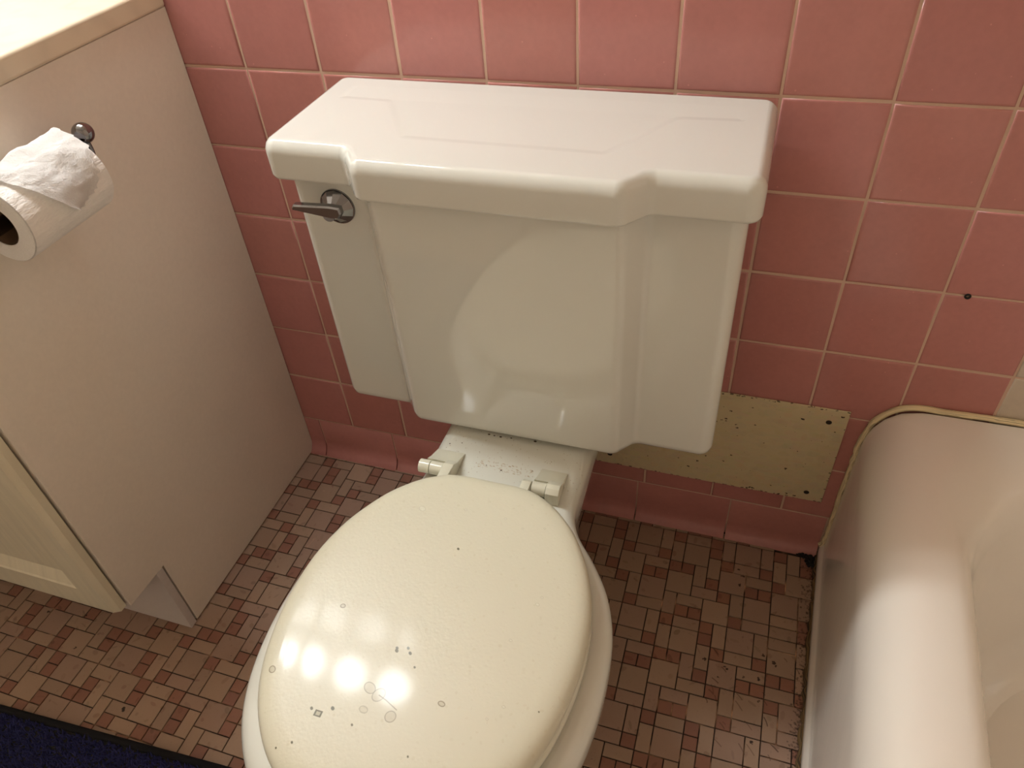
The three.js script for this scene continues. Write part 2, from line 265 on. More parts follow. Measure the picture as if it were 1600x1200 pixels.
// ---------------------------------------------------------------- toilet
const CX = 0.399;
const toilet = thing('toilet', 'white porcelain toilet with closed cream seat lid against the pink wall', 'toilet', [CX, 0, 0.3]);
{
  // bowl: deck and rim in one outline, tapering to the foot
  const half = [[0.1, 0.03], [0.1, 0.1], [0.1, 0.17], [0.101, 0.24], [0.1015, 0.285], [0.113, 0.315], [0.14, 0.349], [0.163, 0.385], [0.178, 0.43], [0.1825, 0.485], [0.179, 0.537], [0.168, 0.585], [0.149, 0.625], [0.117, 0.662], [0.07, 0.688], [0.03, 0.699]];
  const foot = [[0.055, 0.1], [0.06, 0.12], [0.064, 0.15], [0.068, 0.19], [0.074, 0.23], [0.085, 0.27], [0.098, 0.31], [0.106, 0.35], [0.111, 0.39], [0.112, 0.43], [0.111, 0.465], [0.107, 0.495], [0.097, 0.522], [0.08, 0.545], [0.05, 0.56], [0.02, 0.566]];
  const cx = 0.4015, both = h => [...h.map(([a, z]) => [cx + a, z]), ...h.slice().reverse().map(([a, z]) => [cx - a, z])];
  const O = smoothClosed(both(half), 160), F = smoothClosed(both(foot), 160), mixO = t => O.map((p, i) => [p[0] + (F[i][0] - p[0]) * t, p[1] + (F[i][1] - p[1]) * t]);
  const yTop = 0.36;
  const deckPrint = canvasTex(1024, 1024, (c, w) => {
    const X = x => (x - 0.2) / 0.42 * w, Z = z => (z - 0.02) / 0.42 * w; c.fillStyle = 'rgb(255,255,255)'; c.fillRect(0, 0, w, w); seed = 64;
    for (let i = 0; i < 260; i++) { c.fillStyle = `rgba(150,115,75,${rr(0.1, 0.45)})`; c.beginPath(); c.arc(X(rr(0.3, 0.5)), Z(rr(0.19, 0.27)), rr(0.4, 1.8), 0, 7); c.fill(); }
    for (let i = 0; i < 90; i++) { c.fillStyle = `rgba(170,120,70,${rr(0.15, 0.5)})`; c.beginPath(); c.ellipse(X(rr(0.365, 0.44)), Z(rr(0.243, 0.256)), rr(1, 5), rr(0.6, 1.6), 0.1, 0, 7); c.fill(); }
    for (const [x, z, r] of [[0.3198, 0.2269, 2.5], [0.335, 0.2219, 2], [0.3996, 0.2542, 3], [0.3788, 0.2508, 2], [0.4381, 0.2455, 2], [0.3645, 0.1986, 4], [0.3808, 0.1993, 4], [0.4271, 0.196, 5], [0.372, 0.199, 3], [0.395, 0.198, 3]]) { c.fillStyle = 'rgba(50,32,20,0.85)'; c.beginPath(); c.ellipse(X(x), Z(z), r, r * 0.7, 0, 0, 7); c.fill(); }
  });
  const bowlMat = phys({ color: rgb(220, 218, 206), roughness: 0.1, clearcoat: 0.3, clearcoatRoughness: 0.03, map: deckPrint });
  part('bowl', uvXZ(loft([{ o: scaled(F, 1.03, [cx, 0.35]), y: 0 }, { o: scaled(F, 1.03, [cx, 0.35]), y: 0.012 }, { o: F, y: 0.02 }, { o: mixO(0.03), y: 0.06 }, { o: mixO(0.95), y: 0.1 }, { o: mixO(0.75), y: 0.17 }, { o: mixO(0.46), y: 0.23 }, { o: mixO(0.22), y: 0.275 }, { o: mixO(0.08), y: 0.3 }, { o: mixO(0.025), y: 0.312 }, { o: O, y: 0.323 }, { o: O, y: 0.34 }, { o: inset(O, 0.0015), y: 0.3475 }, { o: inset(O, 0.006), y: 0.355 }, { o: inset(O, 0.013), y: 0.3592 }, { o: inset(O, 0.02), y: yTop }].map((r, i) => i === 3 ? { o: mixO(1), y: 0.06 } : r)), 0.2, 0.02, 0.42, 0.42), bowlMat, toilet);
  // seat and its closed lid share one outline
  const sh = [[0.05, 0.304], [0.081, 0.319], [0.098, 0.333], [0.115, 0.352], [0.14, 0.396], [0.1535, 0.442], [0.157, 0.489], [0.152, 0.54], [0.139, 0.587], [0.118, 0.624], [0.085, 0.657], [0.045, 0.676]];
  const sx = 0.406, SO = smoothClosed([...sh.map(([a, z]) => [sx + a, z]), [sx, 0.682], ...sh.slice().reverse().map(([a, z]) => [sx - a, z]), [sx, 0.3015]], 140);
  const lidPrint = canvasTex(1024, 1024, (c, w) => {
    const X = x => (x - 0.2) / 0.42 * w, Z = z => (z - 0.29) / 0.42 * w; seed = 99;
    c.fillStyle = 'rgb(250,248,244)'; c.fillRect(0, 0, w, w);
    for (let i = 0; i < 900; i++) { c.fillStyle = `rgba(235,228,215,${rr(0.1, 0.4)})`; c.beginPath(); c.ellipse(rnd() * w, rnd() * w, rr(1, 5), rr(1, 4), rr(0, 3), 0, 7); c.fill(); }
    const ring = (x, z, a, b, t, al = 0.75) => { c.strokeStyle = `rgba(140,130,112,${al})`; c.lineWidth = 2; c.beginPath(); c.ellipse(X(x), Z(z), a, b, t, 0, 7); c.stroke(); c.fillStyle = `rgba(190,182,165,${al * 0.4})`; c.fill(); };
    ring(0.282, 0.5824, 9, 7, 0.6); ring(0.3171, 0.5034, 6, 5, 0); ring(0.3813, 0.5736, 15, 11, 0.5, 0.5); ring(0.3922, 0.5774, 13, 16, 0.5, 0.5); ring(0.4109, 0.5927, 12, 12, 0, 0.5); ring(0.2578, 0.409, 5, 5, 0); ring(0.451, 0.5692, 8, 5, 0.2); ring(0.3845, 0.5936, 10, 7, 0.2, 0.3);
    c.strokeStyle = 'rgba(140,128,108,0.7)'; c.lineWidth = 2; c.beginPath(); c.moveTo(X(0.3922), Z(0.5774)); c.lineTo(X(0.4013), Z(0.5803)); c.lineTo(X(0.4141), Z(0.5858)); c.stroke();
    c.fillStyle = 'rgba(110,105,85,0.85)'; c.fillRect(X(0.346) - 9, Z(0.6083) - 7, 18, 14); c.fillStyle = 'rgba(215,210,195,1)'; c.fillRect(X(0.346) - 5, Z(0.6083) - 4, 10, 8);
    for (const [x, z, r] of [[0.338, 0.6058, 4], [0.3568, 0.6004, 5], [0.4, 0.5277, 4], [0.4039, 0.532, 4.5], [0.3903, 0.5331, 5], [0.3895, 0.5305, 4], [0.4136, 0.5439, 3], [0.3807, 0.609, 3], [0.3359, 0.6376, 3], [0.3235, 0.6452, 2.5], [0.4061, 0.4083, 4], [0.5373, 0.5516, 2], [0.44, 0.62, 2.5]]) { c.fillStyle = 'rgba(92,88,66,0.8)'; c.beginPath(); c.ellipse(X(x), Z(z), r, r * 0.75, 0.7, 0, 7); c.fill(); }
    for (const [x, z, r] of [[0.5059, 0.5564, 4], [0.4951, 0.5708, 3], [0.4924, 0.4936, 4], [0.5064, 0.4498, 5], [0.5085, 0.441, 3.5], [0.3474, 0.3679, 10], [0.4428, 0.3574, 4], [0.465, 0.3649, 3], [0.4879, 0.3589, 3], [0.3958, 0.357, 4]]) { c.fillStyle = 'rgba(255,255,255,1)'; c.beginPath(); c.ellipse(X(x), Z(z), r, r * 0.7, 0.3, 0, 7); c.fill(); c.strokeStyle = 'rgba(190,180,160,0.5)'; c.lineWidth = 1; c.stroke(); }
  });
  const lidBump = dataTex(1024, (u, v) => { const a = 200 * fbm(u, v, 190, 190, 2, 71) + 50 * fbm(u, v, 30, 30, 2, 78); return [a, a, a]; }, false);
  M.seat = phys({ color: rgb(220, 215, 194), roughness: 0.16, clearcoat: 0.2, clearcoatRoughness: 0.1 });
  const lidMat = phys({ color: rgb(220, 215, 194), roughness: 0.36, specularIntensity: 0.6, clearcoat: 0.19, clearcoatRoughness: 0.08, map: lidPrint, bumpMap: lidBump, bumpScale: 0.00012 });
  part('seat', loft([{ o: inset(SO, 0.006), y: 0.361 }, { o: inset(SO, 0.001), y: 0.365 }, { o: SO, y: 0.371 }, { o: inset(SO, 0.001), y: 0.379 }, { o: inset(SO, 0.006), y: 0.3835 }]), M.seat, toilet);
  const c0 = [sx, 0.487];
  const lid = loft([{ o: inset(SO, 0.005), y: 0.3846 }, { o: inset(SO, 0.0012), y: 0.3856 }, { o: SO, y: 0.3885 }, { o: inset(SO, 0.0004), y: 0.393 }, { o: inset(SO, 0.0022), y: 0.3975 }, { o: inset(SO, 0.0055), y: 0.4012 }, { o: inset(SO, 0.01), y: 0.4036 }, { o: inset(SO, 0.016), y: 0.4054 }, { o: inset(SO, 0.026), y: 0.4062 }, { o: scaled(inset(SO, 0.026), 0.8, c0), y: 0.4064 }, { o: scaled(inset(SO, 0.026), 0.5, c0), y: 0.4064 }, { o: scaled(inset(SO, 0.026), 0.2, c0), y: 0.4064 }]);
  part('seat_lid', uvXZ(lid, 0.2, 0.29, 0.42, 0.42), lidMat, toilet);
  // hinges: a wedge shaped foot on the deck and knuckles on one pin
  const ext = (pts, x0, x1) => { const q = new THREE.Shape(pts.map(([z, y]) => new THREE.Vector2(-z, y))); return toCreasedNormals(new THREE.ExtrudeGeometry(q, { depth: x1 - x0 - 0.0016, bevelEnabled: true, bevelSize: 0.0007, bevelThickness: 0.0008, bevelSegments: 2 }).rotateY(Math.PI / 2).translate(x0 + 0.0008, 0, 0), 0.5); };
  const ramp = (x0, x1) => ext([[0.2405, 0.3607], [0.241, 0.3614], [0.262, 0.3705], [0.2715, 0.3765], [0.2725, 0.3607]], x0, x1);
  const ear = (x0, x1) => ext([[0.262, 0.3607], [0.264, 0.3715], [0.2725, 0.3775], [0.278, 0.3812], [0.284, 0.3806], [0.2892, 0.3765], [0.2905, 0.3705], [0.2905, 0.3607]], x0, x1);
  const knuckle = (x0, x1) => rod([x0, 0.3722, 0.2808], [x1, 0.3722, 0.2808], 0.0086, 28);
  const arm = (x0, x1) => ext([[0.274, 0.37], [0.2755, 0.3775], [0.2805, 0.381], [0.288, 0.3815], [0.31, 0.3835], [0.31, 0.378], [0.289, 0.372]], x0, x1);
  for (const [w, e, ks, ar] of [[[0.309, 0.3465], [0.334, 0.3475], [[0.3028, 0.3165], [0.3175, 0.3335]], [0.3345, 0.3468]], [[0.449, 0.4825], [0.4668, 0.4835], [[0.4493, 0.4663]], [0.4365, 0.4478]]]) {
    const h = part('hinge', merge([ramp(...w), ear(...e)]), M.seat, toilet);
    for (const k of ks) part('knuckle', knuckle(...k), M.seat, h);
    part('hinge_arm', arm(...ar), M.seat, h);
  }
  // tank body
  const plan = (hw, back, wing, cen, sx0, sx1, r) => roundPoly([[CX - hw, back, r], [CX - hw, wing, r], [CX - sx1, wing, 0.012], [CX - sx0, cen, 0.016], [CX + sx0, cen, 0.016], [CX + sx1, wing, 0.012], [CX + hw, wing, r], [CX + hw, back, r]], 26, 0.02);
  const T = plan(0.2475, 0.016, 0.1795, 0.205, 0.134, 0.155, 0.016);
  part('tank', loft([{ o: inset(T, 0.0145), y: 0.3625 }, { o: inset(T, 0.01), y: 0.3636 }, { o: inset(T, 0.0055), y: 0.367 }, { o: inset(T, 0.0015), y: 0.3725 }, { o: T, y: 0.38 }, { o: T, y: 0.45 }, { o: T, y: 0.55 }, { o: T, y: 0.708 }]), M.porcelain, toilet);
  // tank lid with a shallow stepped field pressed in its top
  const Lp = plan(0.2585, 0.006, 0.199, 0.227, 0.136, 0.158, 0.0165), yt = 0.7475;
  const body = loft([{ o: inset(Lp, 0.004), y: 0.7045 }, { o: inset(Lp, 0.0012), y: 0.7052 }, { o: Lp, y: 0.7085 }, { o: Lp, y: 0.733 }, { o: inset(Lp, 0.0008), y: 0.738 }, { o: inset(Lp, 0.003), y: 0.7425 }, { o: inset(Lp, 0.0065), y: 0.7458 }, { o: inset(Lp, 0.009), y: 0.7469 }, { o: inset(Lp, 0.0118), y: yt }], true, false);
  { const p = body.attributes.position, q = body.attributes.normal; for (let i = 0; i < p.count; i++) if (p.getY(i) > yt - 1e-5) q.setXYZ(i, 0, 1, 0); }
  const rec = roundPoly([[0.172, 0.03, 0.01], [0.172, 0.078, 0.006], [0.236, 0.08, 0.008], [0.291, 0.1675, 0.01], [0.508, 0.1695, 0.01], [0.563, 0.079, 0.008], [0.628, 0.075, 0.006], [0.628, 0.03, 0.01]], 6, 0.05);
  const outer = inset(Lp, 0.0118), flat = new THREE.BufferGeometry();
  { const A = outer.map(p => new THREE.Vector2(...p)), B = rec.map(p => new THREE.Vector2(...p)), tri = THREE.ShapeUtils.triangulateShape(THREE.ShapeUtils.isClockWise(A) ? A.reverse() : A, [THREE.ShapeUtils.isClockWise(B) ? B : B.reverse()]), all = [...A, ...B], pos = all.flatMap(p => [p.x, yt, p.y]);
    flat.setAttribute('position', new THREE.Float32BufferAttribute(pos, 3)); flat.setAttribute('normal', new THREE.Float32BufferAttribute(all.flatMap(() => [0, 1, 0]), 3)); flat.setAttribute('uv', new THREE.Float32BufferAttribute(all.flatMap(p => [p.x, p.y]), 2)); flat.setIndex(tri.flatMap(t => [t[0], t[2], t[1]])); }
  const fade = d => (x, z) => yt - d * THREE.MathUtils.smoothstep(z, 0.035, 0.075);
  const dip = loft([{ o: rec, y: yt }, { o: inset(rec, 0.003), y: fade(0.00012) }, { o: inset(rec, 0.007), y: fade(0.0006) }, { o: inset(rec, 0.0095), y: fade(0.0007) }], false, true);
  { const p = dip.attributes.normal; for (let i = 0; i < p.count; i++) if (p.getY(i) < 0) p.setXYZ(i, -p.getX(i), -p.getY(i), -p.getZ(i)); const ix = dip.index.array, P = dip.attributes.position, a = new THREE.Vector3(), b = new THREE.Vector3(), c = new THREE.Vector3();
    for (let i = 0; i < ix.length; i += 3) { a.fromBufferAttribute(P, ix[i]); b.fromBufferAttribute(P, ix[i + 1]); c.fromBufferAttribute(P, ix[i + 2]); if (b.sub(a).cross(c.sub(a)).y < 0) [ix[i + 1], ix[i + 2]] = [ix[i + 2], ix[i + 1]]; } }
  part('tank_lid', merge([body, flat, dip]), M.porcelain, toilet);
  part('tank_gasket', rbox(0.365, 0.475, 0.3602, 0.3632, 0.06, 0.19, 0.001), M.rubber, toilet).userData.label = 'black rubber gasket in the gap under the tank';
  // flush lever
  const ex = 0.2075, ey = 0.668, ez = 0.1795;
  const cone = toCreasedNormals(new THREE.CylinderGeometry(0.0075, 0.0205, 0.0125, 12), 0.2).rotateX(Math.PI / 2).translate(ex, ey, ez + 0.0075);
  const fl = part('flush_handle', merge([cone, new THREE.CylinderGeometry(0.0208, 0.0212, 0.0026, 40).rotateX(Math.PI / 2).translate(ex, ey, ez + 0.0006)]), M.chrome, toilet); fl.userData.label = 'chrome flush handle';
  const lv = (() => { const q = new THREE.Shape(); q.moveTo(0.0075, 0.0045); q.lineTo(-0.004, 0.0056); q.lineTo(-0.0475, 0.0046); q.lineTo(-0.0495, 0.0022); q.lineTo(-0.0495, 0.0008); q.lineTo(-0.004, -0.006); q.lineTo(0.0045, -0.0058); q.lineTo(0.008, -0.001); q.closePath(); return toCreasedNormals(new THREE.ExtrudeGeometry(q, { depth: 0.006, bevelEnabled: true, bevelSize: 0.0016, bevelThickness: 0.002, bevelSegments: 1 }), 0.3).rotateZ(0.03).translate(0.2155, 0.674, 0.1975); })();
  part('lever', merge([lv, rod([ex, ey, ez + 0.012], [ex + 0.002, ey + 0.002, 0.204], 0.0072, 20)]), M.chrome, fl);
}

// ---------------------------------------------------------------- bathtub
const tub = thing('bathtub', 'white enamelled bathtub with rounded rim at the edge of the mosaic floor', 'bathtub', [1.2, 0, 0.7]);
{
  const X0 = 0.839, X1 = XR - 0.002, Z0 = 0.003, Z1 = ZF - 0.002, shear = o => o.map(([x, z]) => [x - 0.04 * z * Math.max(0, (X1 - x) / (X1 - X0)), z]);
  const ring = (a, y, ia = null) => { const d = Array.isArray(a) ? a : [a, a, a, a]; return { o: shear(roundPoly([[X0 + d[0], Z0 + d[1], d[4] ?? 0.004], [X0 + d[0], Z1 - d[2], d[4] ?? 0.004], [X1 - d[3], Z1 - d[2], d[4] ?? 0.004], [X1 - d[3], Z0 + d[1], d[4] ?? 0.004]], 14, 10)), y }; };
  const rows = [];
  const outer = [[0, 0.001], [-0.0005, 0.012], [0, 0.022], [0.004, 0.027], [0.0055, 0.034], [0.0055, 0.1], [0.0055, 0.2], [0.006, 0.262], [0.0078, 0.284], [0.0125, 0.304], [0.021, 0.3225], [0.033, 0.336], [0.047, 0.3435], [0.062, 0.3465]];
  for (const [d, y] of outer) rows.push(ring([d, d > 0.03 ? (d - 0.03) * 0.25 : 0, 0, 0, 0.004 + d * 0.4], y));
  rows.push(ring([0.076, 0.028, 0.03, 0.03, 0.08], 0.3465), ring([0.088, 0.045, 0.05, 0.05, 0.12], 0.3455), ring([0.097, 0.058, 0.06, 0.06, 0.15], 0.342), ring([0.106, 0.068, 0.07, 0.07, 0.165], 0.334), ring([0.112, 0.076, 0.078, 0.078, 0.17], 0.32), ring([0.118, 0.084, 0.086, 0.084, 0.175], 0.29), ring([0.13, 0.1, 0.13, 0.095, 0.18], 0.2), ring([0.148, 0.125, 0.19, 0.11, 0.18], 0.1), ring([0.162, 0.14, 0.22, 0.124, 0.18], 0.075), ring([0.19, 0.17, 0.26, 0.15, 0.16], 0.064));
  const n = Math.min(...rows.map(r => r.o.length)); if (rows.some(r => r.o.length !== n)) console.log('tub ring lengths', rows.map(r => r.o.length).join());
  // densify the long sides
  const dens = o => { const out = []; o.forEach((p, i) => { const q = o[(i + 1) % o.length], m = i % 15 === 14 ? 24 : 1; for (let k = 0; k < m; k++) out.push([p[0] + (q[0] - p[0]) * k / m, p[1] + (q[1] - p[1]) * k / m]); }); return out; };
  rows.forEach(r => r.o = dens(r.o));
  const enamel = phys({ color: rgb(247, 238, 226), roughness: 0.14, bumpMap: waveTex, bumpScale: 0.0004, clearcoat: 0.2, clearcoatRoughness: 0.05 });
  const g = loft(rows, true, true); part('basin', g, enamel, tub);
  // old caulk: along the wall over the rim and down the apron, and along the floor
  const caulkTex = dataTex(256, (u, v) => { const a = fbm(u, v, 30, 30, 3, 81), k = a > 0.7 ? 0.45 : 0.95 + 0.3 * (a - 0.5); return [g255(250 * k + 5), g255(236 * k + 5), g255(204 * k + 5)]; });
  const caulkM = std({ color: rgb(245, 236, 216), map: caulkTex, roughness: 0.6 });
  const wob = (g, a) => { const p = g.attributes.position; for (let i = 0; i < p.count; i++) { const x = p.getX(i), y = p.getY(i), z = p.getZ(i), n1 = noise(x * 90 + 7, (y + z) * 90 + 3, 999, 999, 5) - 0.5; p.setXYZ(i, x + n1 * a, y + n1 * a, z + n1 * a * 0.6); } g.computeVertexNormals(); return g; };
  const prof = outer.filter(o => o[1] > 0.02);
  part('caulk', wob(tube([...prof.map(([d, y]) => [X0 + d - 0.001, y + (y > 0.3 ? 0.001 : 0), 0.003]), [0.93, 0.3475, 0.004], [0.99, 0.348, 0.004], [1.1, 0.348, 0.005], [1.3, 0.348, 0.005], [1.6, 0.348, 0.005]], 0.0044, 260, 10), 0.003), caulkM, tub).userData.label = 'yellowed caulk line where the tub meets the wall';
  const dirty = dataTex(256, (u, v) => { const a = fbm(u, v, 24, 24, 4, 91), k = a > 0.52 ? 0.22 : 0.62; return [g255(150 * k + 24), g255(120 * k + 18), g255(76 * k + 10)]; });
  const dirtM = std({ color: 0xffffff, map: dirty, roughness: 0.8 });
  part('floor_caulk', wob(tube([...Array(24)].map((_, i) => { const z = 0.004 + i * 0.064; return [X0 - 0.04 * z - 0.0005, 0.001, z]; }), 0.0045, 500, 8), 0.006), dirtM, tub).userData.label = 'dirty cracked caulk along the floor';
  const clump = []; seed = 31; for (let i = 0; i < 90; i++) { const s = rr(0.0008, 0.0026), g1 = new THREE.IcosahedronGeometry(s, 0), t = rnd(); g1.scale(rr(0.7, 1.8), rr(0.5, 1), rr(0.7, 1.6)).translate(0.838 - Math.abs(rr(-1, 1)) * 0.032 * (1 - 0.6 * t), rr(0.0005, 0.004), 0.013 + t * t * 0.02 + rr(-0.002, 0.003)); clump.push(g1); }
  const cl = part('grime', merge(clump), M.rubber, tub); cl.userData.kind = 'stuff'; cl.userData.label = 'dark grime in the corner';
}

// ---------------------------------------------------------------- vanity cabinet and its top
const vanity = thing('vanity_cabinet', 'cream painted vanity cabinet with a panelled door and toe kick notch', 'cabinet', [-0.48, 0, 0.24]);
{
  const lean = g => { const p = g.attributes.position; for (let i = 0; i < p.count; i++) if (p.getX(i) > -0.13) p.setX(i, p.getX(i) + (p.getY(i) - 0.4) * 0.0165); return g; };
  const sideX = -0.0995, V = (z, y) => new THREE.Vector2(-z, y);
  const s = new THREE.Shape([V(0.0015, 0.0035), V(0.391, 0.0035), V(0.391, 0.155), V(0.4622, 0.158), V(0.4622, 0.8176), V(0.0015, 0.8176)]);
  const side = new THREE.ExtrudeGeometry(s, { depth: 0.015, bevelEnabled: true, bevelSize: 0.0005, bevelThickness: 0.0005, bevelSegments: 1 }).rotateY(Math.PI / 2);
  const sideG = uvZY(side.clone().translate(sideX - 0.0155, 0, 0), 0, 0, 0.5, 0.5);
  part('side_panel', lean(sideG), M.cabinet, vanity);
  part('side_panel', uvZY(side.clone().translate(-0.88, 0, 0), 0, 0, 0.5, 0.5), M.cabinet, vanity);
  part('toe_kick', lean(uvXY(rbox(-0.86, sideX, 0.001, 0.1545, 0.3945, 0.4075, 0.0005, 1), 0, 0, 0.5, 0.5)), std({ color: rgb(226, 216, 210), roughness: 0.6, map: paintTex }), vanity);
  part('bottom_panel', box(-0.864, -0.116, 0.158, 0.172, 0.003, 0.462), M.cabinet, vanity);
  part('back_panel', box(-0.864, -0.116, 0.18, 0.81, 0.003, 0.009), M.cabinet, vanity);
  const door = (x0, x1, y0, y1) => rectStack([[x0, x1, y0, y1, 0.4662], [x0, x1, y0, y1, 0.476], [x0 + 0.0055, x1 - 0.0055, y0 + 0.0055, y1 - 0.0055, 0.4835], [x0 + 0.048, x1 - 0.048, y0 + 0.05, y1 - 0.05, 0.4835], [x0 + 0.05, x1 - 0.05, y0 + 0.052, y1 - 0.052, 0.4815], [x0 + 0.066, x1 - 0.066, y0 + 0.07, y1 - 0.07, 0.4735]]);
  const scl = g => { const a = g.attributes.uv; for (let i = 0; i < a.count; i++) a.setXY(i, a.getX(i) / 0.3, a.getY(i) / 0.3); return g; };
  for (const [a, b] of [[-0.478, -0.1035], [-0.858, -0.482]]) { part('door', lean(scl(door(a, b, 0.162, 0.64))), M.cabinetDoor, vanity); part('drawer_front', lean(scl(door(a, b, 0.648, 0.806))), M.cabinetDoor, vanity); }
}
{
  const marble = dataTex(512, (u, v) => { const w = fbm(u, v, 4, 4, 5, 101), t = Math.abs(Math.sin((u * 3 + w * 2.2 + v) * 6.283)), k = 1 - 0.03 * Math.pow(t, 5) - 0.04 * w; return [g255(248 * k), g255(240 * k), g255(222 * k)]; });
  const g = uvXZ(rbox(XL + 0.002, -0.0895, 0.8185, 0.8435, 0.002, 0.502, 0.004, 4), 0, 0, 0.6, 0.6);
  { const p = g.attributes.position, u = g.attributes.uv; for (let i = 0; i < p.count; i++) u.setXY(i, u.getX(i) + p.getY(i) * 1.1, u.getY(i) + p.getY(i) * 0.6); }
  const t = shade(new THREE.Mesh(g, phys({ color: rgb(240, 230, 216), map: marble, roughness: 0.25 }))); t.name = 'countertop'; t.userData = { label: 'cream cultured marble countertop on the vanity cabinet', category: 'countertop' }; scene.add(t);
}

// ---------------------------------------------------------------- toilet paper and its holder
const RA = [-0.0406, 0.7308], RR = 0.0405, RZ0 = 0.2675, RZ1 = 0.3803;
{
  const h = thing('toilet_paper_holder', 'chrome toilet paper holder with ball ends on the vanity side', 'paper holder', [-0.09, 0.75, 0.31]);
  part('mounting_plate', rbox(-0.0948, -0.0885, 0.722, 0.763, 0.312, 0.352, 0.002), M.chrome, h);
  for (const [z, k] of [[0.2425, 1], [0.4035, -1]]) {
    part('post', tube([[-0.089, 0.735, 0.332 - 0.012 * k], [-0.0875, 0.727, z + 0.03 * k], [-0.085, 0.726, z + 0.012 * k], [-0.072, 0.7275, z], [-0.046, 0.7285, z], [-0.0406, 0.74, z], [-0.0406, 0.755, z]], 0.003, 60, 12), M.chrome, h);
    part('ball', new THREE.SphereGeometry(0.0112, 32, 20).translate(-0.0406, 0.7625, z), M.chrome, h);
  }
  part('spindle', rod([-0.0406, 0.7288, 0.242], [-0.0406, 0.7288, 0.404], 0.0075, 24), M.chrome, h);
}
{
  const paperTex = dataTex(512, (u, v) => { const a = 250 + 8 * (fbm(u, v, 90, 90, 2, 111) - 0.5); return [g255(a), g255(a - 2), g255(a - 6)]; });
  const emb = dataTex(512, (u, v) => { const a = 255 * fbm(u, v, 70, 70, 3, 115); return [a, a, a]; }, false);
  const paper = std({ color: rgb(252, 248, 244), map: paperTex, bumpMap: emb, bumpScale: 0.0007, roughness: 0.95 });
  const roll = thing('toilet_paper_roll', 'white toilet paper roll with a loose torn end beside the vanity', 'toilet paper', [RA[0], RA[1], (RZ0 + RZ1) / 2]);
  const pr = [[0.0222, RZ0], [RR - 0.001, RZ0], [RR, RZ0 + 0.001], [RR, RZ1 - 0.001], [RR - 0.001, RZ1], [0.0222, RZ1]].map(([r, z]) => new THREE.Vector2(r, z));
  const L = toCreasedNormals(new THREE.LatheGeometry([...pr, pr[0]], 96), 0.6).rotateX(Math.PI / 2); L.scale(1, 1, 1);
  // the lathe turned about x sends its axis along z
  const p = L.attributes.position; let zmin = 9; for (let i = 0; i < p.count; i++) zmin = Math.min(zmin, p.getZ(i)); L.translate(RA[0], RA[1], RZ0 - zmin);
  { const uv = L.attributes.uv; for (let i = 0; i < uv.count; i++) uv.setXY(i, uv.getX(i) * 2.4, uv.getY(i) * 2.4); }
  part('paper', L, paper, roll);
  const core = new THREE.LatheGeometry([[0.0208, RZ0 + 0.0005], [0.022, RZ0 + 0.0005], [0.022, RZ1 - 0.0005], [0.0208, RZ1 - 0.0005], [0.0208, RZ0 + 0.0005]].map(q => new THREE.Vector2(...q)), 48).rotateX(Math.PI / 2);
  { const q = core.attributes.position; let zm = 9; for (let i = 0; i < q.count; i++) zm = Math.min(zm, q.getZ(i)); core.translate(RA[0], RA[1], RZ0 + 0.0005 - zm); }
  part('cardboard_core', core, std({ color: rgb(120, 92, 66), roughness: 0.9 }), roll);
  // loose sheet: lies over the top of the roll, folded to a point, torn along its free edge
  const low = [[69, 0.372], [69, 0.3586], [48, 0.3534], [29.7, 0.3446], [12, 0.3345], [-2, 0.325], [-11.6, 0.3163]], torn = [[118, 0.259], [95, 0.2592], [72, 0.2592], [48.3, 0.2595], [35.2, 0.2683], [20, 0.273], [6.5, 0.278], [-3.9, 0.2871], [-7.6, 0.3028], [-11.6, 0.3163]];
  const lerpP = (a, t) => { const f = t * (a.length - 1), i = Math.min(a.length - 2, Math.floor(f)), k = f - i; return [a[i][0] + (a[i + 1][0] - a[i][0]) * k, a[i][1] + (a[i + 1][1] - a[i][1]) * k]; };
  for (const a of [low, torn]) for (const q of a) q[1] = 0.8267 - (0.8267 - q[1]) * 0.9845;
  const NU = 60, NV = 60, pos = [], uv = [], idx = []; seed = 5;
  for (let j = 0; j <= NV; j++) for (let i = 0; i <= NU; i++) {
    const v = j / NV, u = i / NU;                           // v: top edge to point, u: near edge to torn edge
    const A = lerpP([[118, 0.379], ...low], v), B = lerpP(torn, v); let th = A[0] + (B[0] - A[0]) * u, z = A[1] + (B[1] - A[1]) * u;
    const edge = Math.min(1, (1 - u) * 8), jag = (1 - edge) * (noise(v * 40, 3, 999, 999, 8) - 0.5);
    z -= jag * 0.004; th -= jag * 5;
    const w = noise(th * 0.05 + 5, z * 50, 999, 999, 3) * 0.004 + noise(th * 0.16 + 9, z * 150, 999, 999, 4) * 0.0014 + Math.pow(Math.max(0, 1 - u * 1.6), 2) * Math.pow(v, 2) * 0.006 + 0.006 * Math.exp(-Math.pow((th - 96) / 14, 2)) * u;
    const r = RR + 0.0012 + w, a = th * Math.PI / 180; pos.push(RA[0] + r * Math.cos(a), RA[1] + r * Math.sin(a), z); uv.push(u * 1.1, v * 1.1);
  }
  for (let j = 0; j < NV; j++) for (let i = 0; i < NU; i++) { const a = j * (NU + 1) + i; idx.push(a, a + 1, a + NU + 2, a, a + NU + 2, a + NU + 1); }
  const g = new THREE.BufferGeometry(); g.setAttribute('position', new THREE.Float32BufferAttribute(pos, 3)); g.setAttribute('uv', new THREE.Float32BufferAttribute(uv, 2)); g.setIndex(idx); g.computeVertexNormals();
  const sheetM = phys({ color: rgb(230, 225, 219), bumpMap: emb, bumpScale: 0.0006, roughness: 0.95, transmission: 0.25, thickness: 0, side: THREE.DoubleSide });
  part('loose_sheet', g, sheetM, roll).userData.label = 'loose torn paper end';
}

